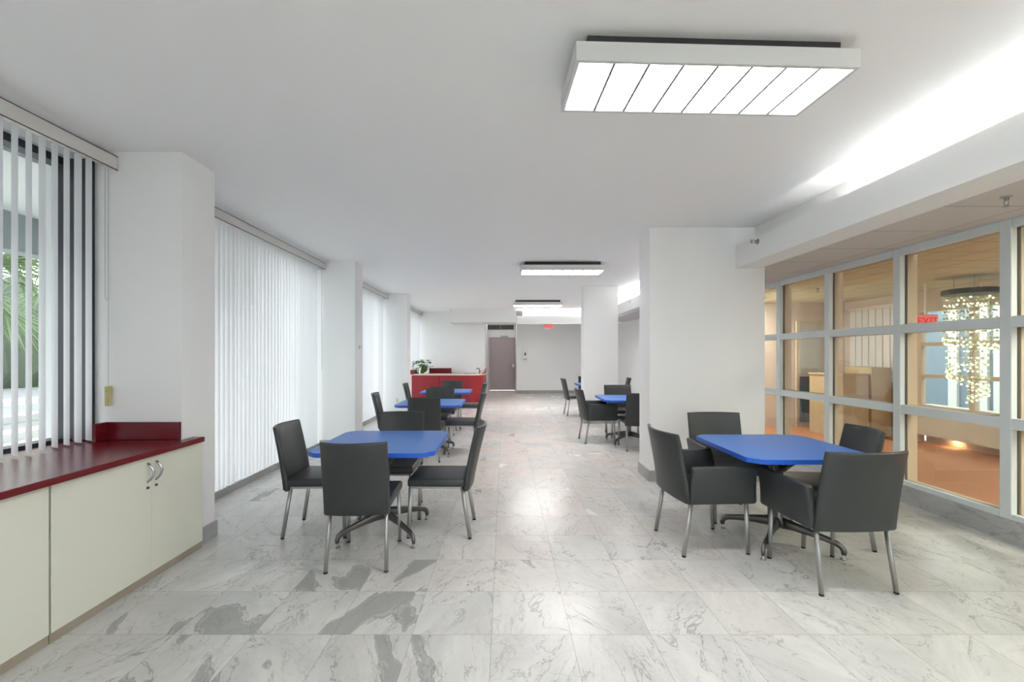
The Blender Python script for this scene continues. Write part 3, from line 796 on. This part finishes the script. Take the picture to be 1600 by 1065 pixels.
def make_chair(name, label, arm):
    t = thing(name, label, 'chair')
    w = 0.50 if arm else 0.432; lx = 0.228 if arm else 0.192; sw = 0.43 if not arm else 0.44
    link('seat', seat_mesh(sw), M['leather'], t, smooth=True)
    link('backrest', back_mesh(w), M['leather'], t, smooth=True)
    for s in (-1, 1):
        for kind in ('front', 'rear'):
            if kind == 'front': pts = [(s*(lx-0.004), 0.224, 0.40), (s*(lx+0.001), 0.238, 0.012)]
            else: pts = [(s*(lx-0.008), -0.176, 0.42), (s*(lx+0.004), -0.240, 0.012)]
            lo = link('leg', leg_bm(pts), M['silver'], t, smooth=True)
            bm = bmesh.new(); e = pts[-1]; lathe(bm, [(0.0135, 0.0), (0.0145, 0.004), (0.0135, 0.0125)], e[0], e[1], 12); link('glide', bm, M['glide'], lo)
    bm = bmesh.new()
    for s in (-1, 1): box(bm, s*(lx-0.008)-0.010, s*(lx-0.008)+0.010, -0.185, 0.222, 0.386, 0.404, 0.003, 1)
    box(bm, -lx+0.018, lx-0.018, 0.210, 0.232, 0.386, 0.404, 0.003, 1); box(bm, -lx+0.018, lx-0.018, -0.185, -0.165, 0.386, 0.404, 0.003, 1)
    link('seat_frame', bm, M['silver'], t)
    if arm:
        for s in (-1, 1):
            bm = bmesh.new()
            # outline in (y,z) rounded, extruded across x with flare
            y0, y1, z0, z1 = -0.205, 0.275, 0.375, 0.645
            def rr(y0, y1, z0, z1, r, n=5):
                o = []
                for cy, cz, a0 in ((y1-r, z1-r, 0), (y0+r, z1-r, 90), (y0+r, z0+r, 180), (y1-r, z0+r, 270)):
                    for i in range(n+1):
                        a = math.radians(a0+90*i/n); o.append((cy+r*math.cos(a), cz+r*math.sin(a)))
                return o
            def fl(y, z): 
                v = (z-z0)/(z1-z0)
                return 0.035*v**2 + 0.012*((y-y0)/(y1-y0))
            lay = []
            for (dx, ins) in ((-0.024, 0.010), (-0.020, 0.003), (-0.012, 0.0), (0.012, 0.0), (0.020, 0.003), (0.024, 0.010)):
                ring = []
                base = rr(y0+ins, y1-ins, z0+ins, z1-ins, 0.022)
                # subdivide the verticals so that the flare curves
                pts2 = []
                for i, p in enumerate(base):
                    q = base[(i+1) % len(base)]; pts2.append(p)
                    if abs(q[1]-p[1]) > 0.08 or abs(q[0]-p[0]) > 0.08:
                        for t_ in range(1, 7): pts2.append((p[0]+(q[0]-p[0])*t_/7, p[1]+(q[1]-p[1])*t_/7))
                for (yy, zz) in pts2:
                    slant = 0.018*(zz-z0)/(z1-z0) if yy > 0 else 0
                    ring.append(bm.verts.new((s*(0.243+dx+fl(yy, zz)), yy-slant, zz)))
                lay.append(ring)
            n = len(lay[0])
            for a_, b_ in zip(lay[:-1], lay[1:]):
                for i in range(n): bm.faces.new((a_[i], a_[(i+1) % n], b_[(i+1) % n], b_[i]))
            # side faces: fans built from centre grid (triangulated)
            for ring in (lay[0], lay[-1]):
                f = bm.faces.new(ring)
            bmesh.ops.triangulate(bm, faces=[f for f in bm.faces if len(f.verts) > 4])
            link('armrest', bm, M['leather'], t, smooth=True)
    return t
def shade_auto(o): pass
# chair list: kind, x, y, facing angle (0 = facing +y, away from the camera)
PI = math.pi
R = math.radians
side_list = [
    (-0.985, 3.095, R(2.7), 'charcoal side chair with its back to the camera at the closest window-side table'),
    (-1.490, 3.585, -PI/2+R(2), 'charcoal side chair between the closest window-side table and the closed blind'),
    (-0.505, 3.585, PI/2-R(1), 'charcoal side chair on the aisle side of the closest window-side table'),
    (-1.000, 3.98, PI, 'charcoal side chair facing the camera behind the closest window-side table'),
    (-1.060, 6.03, 0, 'charcoal side chair with its back to the camera at the middle window-side table'),
    (-1.590, 6.42, -PI/2+R(8), 'charcoal side chair on the blind side of the middle window-side table'),
    (-0.625, 6.50, PI/2, 'charcoal side chair on the aisle side of the middle window-side table'),
    (-1.10, 7.03, PI, 'charcoal side chair facing the camera behind the middle window-side table'),
    (-1.10, 7.98, 0, 'charcoal side chair with its back to the camera at the window-side table by the bar'),
    (-1.64, 8.58, -PI/2+R(5), 'charcoal side chair on the blind side of the window-side table by the bar'),
    (-0.70, 8.62, PI/2, 'charcoal side chair on the aisle side of the window-side table by the bar'),
    (-1.12, 9.10, PI, 'charcoal side chair facing the camera between the last window-side table and the red bar'),
    (2.475, 3.385, PI/2-R(7), 'charcoal chair against the glass partition at the closest armchair table'),
    (2.01, 6.68, 0, 'charcoal chair with its back to the camera, half hidden by the wide pier'),
    (1.70, 10.38, -PI/2+R(4), 'charcoal side chair on the aisle side of the farthest table by the far pier'),
    (2.15, 11.10, PI, 'charcoal chair facing the camera, mostly hidden by the far pier'),
    (2.74, 10.66, PI/2-R(8), 'charcoal side chair beyond the wide pier against the grey wall'),
]
arm_list = [
    (2.105, 2.835, R(2.5), 'charcoal armchair with its back to the camera at the closest armchair table'),
    (1.492, 3.33, -PI/2+R(4.5), 'charcoal armchair on the aisle side of the closest armchair table'),
    (2.02, 3.925, PI-R(1), 'charcoal armchair facing the camera in front of the wide pier'),
    (1.53, 7.22, -PI/2+R(3), 'charcoal armchair on the aisle side of the table behind the wide pier'),
    (2.10, 7.80, PI, 'charcoal armchair facing the camera behind the table past the wide pier'),
]
G1 = 'charcoal upholstered chairs around the blue tables'
c0 = make_chair('side_chair', side_list[0][3], False); c0['group'] = G1
a0 = make_chair('armchair', arm_list[0][3], True); a0['group'] = G1
for proto, lst in ((c0, side_list), (a0, arm_list)):
    for i, (x, y, rz, l) in enumerate(lst):
        if i: dup(proto, (x, y, 0), rz, l, G1)
    proto.location = (lst[0][0], lst[0][1], 0); proto.rotation_euler = (0, 0, lst[0][2])

# ------------------------------------------------------------------ tables
def make_table():
    t = thing('dining_table', '', 'table')
    s = 0.457; c = 0.075; o = []
    pts = [(s, -s+c), (s, s-c), (s-c, s), (-s+c, s), (-s, s-c), (-s, -s+c), (-s+c, -s), (s-c, -s)]
    # soften clipped corners with a small radius
    out = []
    n = len(pts)
    for i in range(n):
        p0, p1, p2 = Vector(pts[i-1]), Vector(pts[i]), Vector(pts[(i+1) % n])
        a = p1+(p0-p1).normalized()*0.02; b = p1+(p2-p1).normalized()*0.02
        for k in range(5):
            q = k/4; out.append(((1-q)**2*a.x+2*q*(1-q)*p1.x+q*q*b.x, (1-q)**2*a.y+2*q*(1-q)*p1.y+q*q*b.y))
    bm = bmesh.new(); prism(bm, out, 0.708, 0.740, 0.003, 2)
    for f in bm.faces: f.material_index = 1 if abs(f.normal.z) < 0.5 else 0
    bm.normal_update()
    for f in bm.faces: f.material_index = 1 if abs(f.normal.z) < 0.5 else 0
    link('tabletop', bm, [M['blue'], M['blue_edge']], t)
    bm = bmesh.new(); lathe(bm, [(0.045, 0.13), (0.048, 0.17), (0.034, 0.20), (0.034, 0.60), (0.05, 0.64), (0.05, 0.69)], seg=24); link('column', bm, M['castmetal'], t, smooth=True)
    for k in range(4):
        a = math.pi/4+k*math.pi/2
        bm = bmesh.new()
        path = [(0.02, 0.158, 0.046), (0.10, 0.152, 0.036), (0.20, 0.136, 0.027), (0.30, 0.116, 0.022), (0.360, 0.102, 0.022), (0.388, 0.084, 0.021), (0.400, 0.058, 0.019), (0.398, 0.034, 0.015)]
        tube(bm, [(r_*math.cos(a), r_*math.sin(a), z) for r_, z, _ in path], [p[2] for p in path], 12, flat=0.68)
        lg = link('leg', bm, M['castmetal'], t, smooth=True)
        bm = bmesh.new(); lathe(bm, [(0.017, 0.0), (0.018, 0.008), (0.010, 0.014), (0.006, 0.035)], 0.393*math.cos(a), 0.393*math.sin(a), 14); link('glide', bm, M['silver'], lg)
        bm = bmesh.new()
        path = [(0.03, 0.56), (0.07, 0.60), (0.14, 0.655), (0.22, 0.688), (0.32, 0.697)]
        tube(bm, [(r_*math.cos(a), r_*math.sin(a), z) for r_, z in path], [0.022, 0.020, 0.016, 0.012, 0.010], 10)
        link('top_brace', bm, M['castmetal'], t, smooth=True)
    return t
tables = [
    (-0.955, 3.505, 'square blue table closest to the camera on the window side'),
    (-1.055, 6.36, 'middle blue table on the window side'),
    (-1.10, 8.38, 'blue table on the window side closest to the red bar'),
    (2.085, 3.315, 'square blue table with armchairs beside the glass partition'),
    (2.00, 7.03, 'blue table half hidden behind the wide white pier'),
    (2.18, 10.32, 'blue table mostly hidden behind the far pier'),
]
t0 = make_table(); G2 = 'square blue dining tables'
for i, (x, y, l) in enumerate(tables):
    if i: dup(t0, (x, y, 0), 0, l, G2)
t0.location = (tables[0][0], tables[0][1], 0); t0['label'] = tables[0][2]; t0['group'] = G2

# ------------------------------------------------------------------ red bar
r = thing('bar_counter', 'curved red laminate bar counter with a pale top at the back', 'bar counter', (0, 0, 0))
BH = 0.84
def bar_outline(off=0.0, x1=-0.61):
    o = [(-2.80, 13.15-off)]
    o += [(-1.9, 13.13-off), (-1.3, 13.08-off)]
    # rounded corner
    cx, cy, rad = x1-0.42+off, 13.52, 0.47+off
    for i in range(11):
        a = -math.pi/2+math.pi/2*i/10; o.append((cx+0.42*math.cos(a), cy+rad*math.sin(a)))
    o += [(x1+off, 14.58), (x1+off-0.55, 14.58), (x1+off-0.55, 13.75), (-2.80, 13.75)]
    return o
bm = bmesh.new(); prism(bm, bar_outline(), 0.0, BH-0.03); link('front_panel', bm, M['red_front'], r)
bm = bmesh.new(); prism(bm, bar_outline(0.02, -0.61), BH-0.03, BH, 0.004, 1); link('bar_top', bm, M['bartop'], r)
B('panel_joint', -1.972, -1.962, 13.112, 13.125, 0.02, BH-0.035, M['red'], r)
bm = bmesh.new()
prev = None
for i in range(12):
    t = i/11; a = -0.9+0.9*min(1, t*1.6); x = -1.03+0.42*math.cos(a); y = 13.52+0.47*math.sin(a) if t < 0.625 else 13.52+(t-0.625)/0.375*1.06
    zt = BH+0.0005+0.15*(t**2)
    cur = [bm.verts.new(p) for p in ((x, y, BH+0.0004), (x-0.03, y, BH+0.0004), (x-0.03, y, zt+0.002), (x, y, zt+0.002))]
    if prev:
        for k in range(4): bm.faces.new((prev[k], prev[(k+1) % 4], cur[(k+1) % 4], cur[k]))
    else: bm.faces.new(cur)
    prev = cur
bm.faces.new(prev)
link('side_upstand', bm, M['red_front'], r)
B('end_upstand', -2.83, -2.76, 13.10, 13.75, BH+.0005, BH+0.13, M['red_front'], r)
r2 = thing('wall_counter', 'low burgundy ledge on the wall behind the bar', 'counter', (0, 0, 0))
B('body', -2.49, -1.72, 14.15, 14.58, 0, 0.83, M['red_front'], r2)
B('splash_panel', -2.47, -1.74, 14.30, 14.36, 0.83, 0.99, M['red'], r2, 0.004); B('ledge', -2.50, -1.71, 14.28, 14.40, 0.99, 1.005, M['bartop'], r2, 0.003)

def plant():
    r = thing('potted_plant', 'leafy green plant in a clear jar on the bar end', 'plant', (-2.53, 13.42, BH))
    bm = bmesh.new(); lathe(bm, [(0.05, 0.0), (0.062, 0.02), (0.06, 0.12), (0.045, 0.17), (0.052, 0.19), (0.048, 0.19), (0.041, 0.17), (0.055, 0.12), (0.056, 0.025), (0.0001, 0.02)], seg=20, cap=False); link('jar', bm, M['jar'], r, smooth=True)
    bm = bmesh.new(); lathe(bm, [(0.05, 0.024), (0.052, 0.09), (0.0001, 0.095)], seg=16); link('soil', bm, M['pebble'], r)
    rn = random.Random(8); bs = bmesh.new(); bl_ = bmesh.new()
    for k in range(46):
        az = rn.uniform(0, 2*math.pi); rad = rn.uniform(0.04, 0.23); z = rn.uniform(0.16, 0.46)-rad*0.25
        tip = Vector((rad*math.cos(az), rad*math.sin(az), z))
        tube(bs, [(0, 0, 0.09), (tip.x*0.3, tip.y*0.3, z*0.75+.04), tip], 0.0025, 5)
        d = Vector((math.cos(az+rn.uniform(-.6, .6)), math.sin(az+rn.uniform(-.6, .6)), rn.uniform(-0.6, 0.5))).normalized()
        sd = d.cross(Vector((0, 0, 1))).normalized(); L_ = rn.uniform(0.11, 0.17); W_ = L_*0.42
        prev = None
        for i in range(7):
            t = i/6; wv = W_*math.sin(math.pi*min(1, t*0.92+0.08))**0.8
            c = tip+d*L_*t+Vector((0, 0, -0.3*L_*t*t)); up = Vector((0, 0, 1))*0.15*wv
            cur = (bl_.verts.new(c-sd*wv+up), bl_.verts.new(c), bl_.verts.new(c+sd*wv+up))
            if prev:
                bl_.faces.new((prev[0], prev[1], cur[1], cur[0])); bl_.faces.new((prev[1], prev[2], cur[2], cur[1]))
            prev = cur
    link('stems', bs, M['stem'], r); o = link('leaves', bl_, M['leaf'], r, smooth=True)
plant()
r = thing('glass_jar', 'small clear glass jar beside the potted plant on the bar', 'jar', (-2.68, 13.38, BH))
bm = bmesh.new(); lathe(bm, [(0.04, 0.0), (0.05, 0.02), (0.055, 0.12), (0.05, 0.2), (0.047, 0.2), (0.05, 0.12), (0.045, 0.02), (0.0001, 0.012)], seg=18, cap=False); link('vessel', bm, M['jar'], r, smooth=True)
bm = bmesh.new(); lathe(bm, [(0.044, 0.014), (0.046, 0.06), (0.0001, 0.065)], seg=16); link('pebbles', bm, M['stem'], r)
# faucet and sink rim
r = thing('faucet', 'dark curved tap at the rounded end of the bar', 'faucet', (-0.78, 13.62, BH))
bm = bmesh.new(); tube(bm, [(0, 0, 0), (0, 0, 0.13), (-0.02, 0, 0.165), (-0.06, 0, 0.17), (-0.09, 0, 0.14)], 0.014, 10); link('spout', bm, M['black'], r, smooth=True)
bm = bmesh.new(); lathe(bm, [(0.03, 0), (0.03, 0.012), (0.018, 0.02)], seg=16); link('base', bm, M['chrome'], r)
bm = bmesh.new(); tube(bm, [(0.012, 0, 0.06), (0.06, 0, 0.09)], 0.007, 8); link('lever', bm, M['black'], r)
r = thing('sink', 'stainless sink rim set in the bar beside the tap', 'sink', (-1.05, 13.50, BH))
bm = bmesh.new()
box(bm, -0.21, 0.19, -0.17, -0.14, 0, 0.012, .003, 1); box(bm, -0.21, 0.19, 0.14, 0.17, 0, 0.012, .003, 1); box(bm, -0.21, -0.18, -0.14, 0.14, 0, 0.012, .003, 1); box(bm, 0.16, 0.19, -0.14, 0.14, 0, 0.012, .003, 1)
link('rim', bm, M['chrome'], r); B('basin', -0.18, 0.16, -0.14, 0.14, 0.0005, 0.003, M['castmetal'], r)

# ------------------------------------------------------------------ door, vent, dispenser, sign, sprinklers
dr = thing('door_1', 'mauve grey door with a lever handle at the end of the aisle', 'door', (0, 17.5, 0)); dr['kind'] = 'structure'
B('door_panel', -0.555, 0.415, -0.012, 0.03, 0.012, 2.08, M['door'], dr, 0.003, 1)
bm = bmesh.new(); box(bm, -0.62, -0.560, -0.03, 0.05, 0, 2.13); box(bm, 0.418, 0.44, -0.03, 0.05, 0, 2.13); box(bm, -0.560, 0.418, -0.03, 0.05, 2.085, 2.13)
link('door_frame', bm, M['doorframe'], dr)
bm = bmesh.new(); box(bm, 0.34, 0.37, -0.03, -0.012, 0.93, 1.05, .003, 1); tube(bm, [(0.355, -0.03, 1.0), (0.355, -0.065, 1.0), (0.26, -0.07, 0.995)], 0.011, 8)
link('door_handle', bm, M['chrome'], dr)
B('door_closer', -0.15, 0.15, -0.07, -0.031, 2.14, 2.19, M['silver'], dr, 0.005, 1)
rl = thing('recess_lamp', 'flat ceiling lamp in the recess before the grey door', 'light', (-0.10, 16.3, H))
B('housing', -0.35, 0.35, -0.15, 0.15, -0.05, -0.001, M['fixture'], rl, 0.005, 1); B('diffuser', -0.32, 0.32, -0.12, 0.12, -0.056, -0.0505, M['glow_small'], rl)
vt = thing('wall_vent', 'brown louvered air grille above the grey door', 'vent', (-0.15, 17.5, 2.43))
bm = bmesh.new(); box(bm, -0.54, 0.54, -0.03, -0.001, 0, 0.018); box(bm, -0.54, 0.54, -0.03, -0.001, 0.19, 0.208)
for x in (-0.54, -0.009, 0.522): box(bm, x, x+0.018, -0.03, -0.001, 0.018, 0.19)
link('frame', bm, M['doorframe'], vt)
bm = bmesh.new()
for k in range(7): box(bm, -0.52, 0.52, -0.022, -0.006, 0.024+k*0.024, 0.036+k*0.024)
link('grille', bm, M['grille'], vt); B('backing', -0.52, 0.52, -0.005, -0.001, 0.018, 0.19, M['black'], vt)
sd = thing('soap_dispenser', 'white wall dispenser with a dark window beside the grey door', 'dispenser', (0.765, 16.06, 1.26))
B('housing', -0.075, 0.075, -0.10, -0.001, 0.02, 0.32, M['white'], sd, 0.015, 3); B('window', -0.025, 0.025, -0.104, -0.100, 0.14, 0.25, M['black'], sd); B('nozzle', -0.03, 0.03, -0.08, -0.02, -0.01, 0.02, M['black'], sd, 0.004, 1)

def exit_sign(loc, label, rz=0, h=0.5):
    r = thing('exit_sign', label, 'sign', loc, rz)
    B('housing', -0.15, 0.15, -0.025, 0.025, 0, 0.19, M['white'], r, 0.004, 1)
    B('face', -0.142, 0.142, -0.0265, -0.0255, 0.008, 0.182, M['exitface'], r)
    if h: B('stem', -0.012, 0.012, -0.012, 0.012, 0.19, h, M['white'], r)
    cu = bpy.data.curves.new('lettering', 'FONT'); cu.body = 'EXIT'; cu.size = 0.155; cu.align_x = 'CENTER'; cu.extrude = 0.002
    to = bpy.data.objects.new('tmp', cu); COL.objects.link(to)
    bpy.context.view_layer.update()
    me = bpy.data.meshes.new_from_object(to.evaluated_get(bpy.context.evaluated_depsgraph_get()))
    bpy.data.objects.remove(to)
    me.materials.clear(); me.materials.append(M['exitred'])
    o = bpy.data.objects.new('lettering', me); COL.objects.link(o); o.parent = r
    o.rotation_euler = (math.pi/2, 0, 0); o.location = (0, -0.029, 0.040); o.scale = (0.98, 1, 1)
exit_sign((1.48, 14.42, 2.30), 'red lit EXIT sign hanging behind the cross beam', 0, H-2.30)
exit_sign((6.10, 6.30, 1.82), 'red lit EXIT sign inside the lobby seen through the glass', 0, 2.47-1.82)

def sprinkler(loc, label, kind):
    r = thing('sprinkler', label, 'sprinkler', loc)
    if kind == 'side':
        r.rotation_euler = (0, -math.pi/2, 0)
    else:
        r.rotation_euler = (math.pi, 0, 0)
    bm = bmesh.new(); lathe(bm, [(0.032, 0.0), (0.030, 0.006), (0.014, 0.010), (0.012, 0.03)], seg=18); link('collar', bm, M['brass'], r)
    bm = bmesh.new(); tube(bm, [(0.012, 0, 0.03), (0.017, 0, 0.045), (0.004, 0, 0.062)], 0.003, 6); tube(bm, [(-0.012, 0, 0.03), (-0.017, 0, 0.045), (-0.004, 0, 0.062)], 0.003, 6); link('frame_arms', bm, M['brass'], r)
    bm = bmesh.new(); lathe(bm, [(0.005, 0.058), (0.02, 0.066), (0.02, 0.069)], seg=14); link('deflector', bm, M['brass'], r)
sprinkler((2.622, 4.50, 2.60), 'side sprinkler head on the cove beam face near the wide pier', 'side')
sprinkler((3.30, 2.86, 2.47), 'pendant sprinkler head under the lower tile ceiling', 'pend')
sprinkler((2.762, 9.55, 2.60), 'small side sprinkler head on the cove beam beside the far pier', 'side')
sprinkler((4.9, 6.8, 2.47), 'pendant sprinkler head on the lobby ceiling behind the glass', 'pend')
r = thing('coat_hook', 'small metal hook on the inner face of the middle window column', 'hook', (-2.29, 6.86, 1.55))
B('plate', 0, 0.004, -0.015, 0.015, -0.03, 0.03, M['silver'], r, 0.001, 1)
bm = bmesh.new(); tube(bm, [(0.004, 0, 0.0), (0.03, 0, -0.005), (0.04, 0, 0.02)], 0.004, 6); link('prong', bm, M['silver'], r)
r = thing('wall_outlet', 'white outlet plate low on the column before the bar', 'outlet', (-2.52, 10.26, 0.36))
B('plate', -0.035, 0.035, -0.006, 0, -0.057, 0.057, M['white'], r, 0.001, 1); B('socket', -0.016, 0.016, -0.008, -0.006, -0.03, 0.03, M['cord'], r)
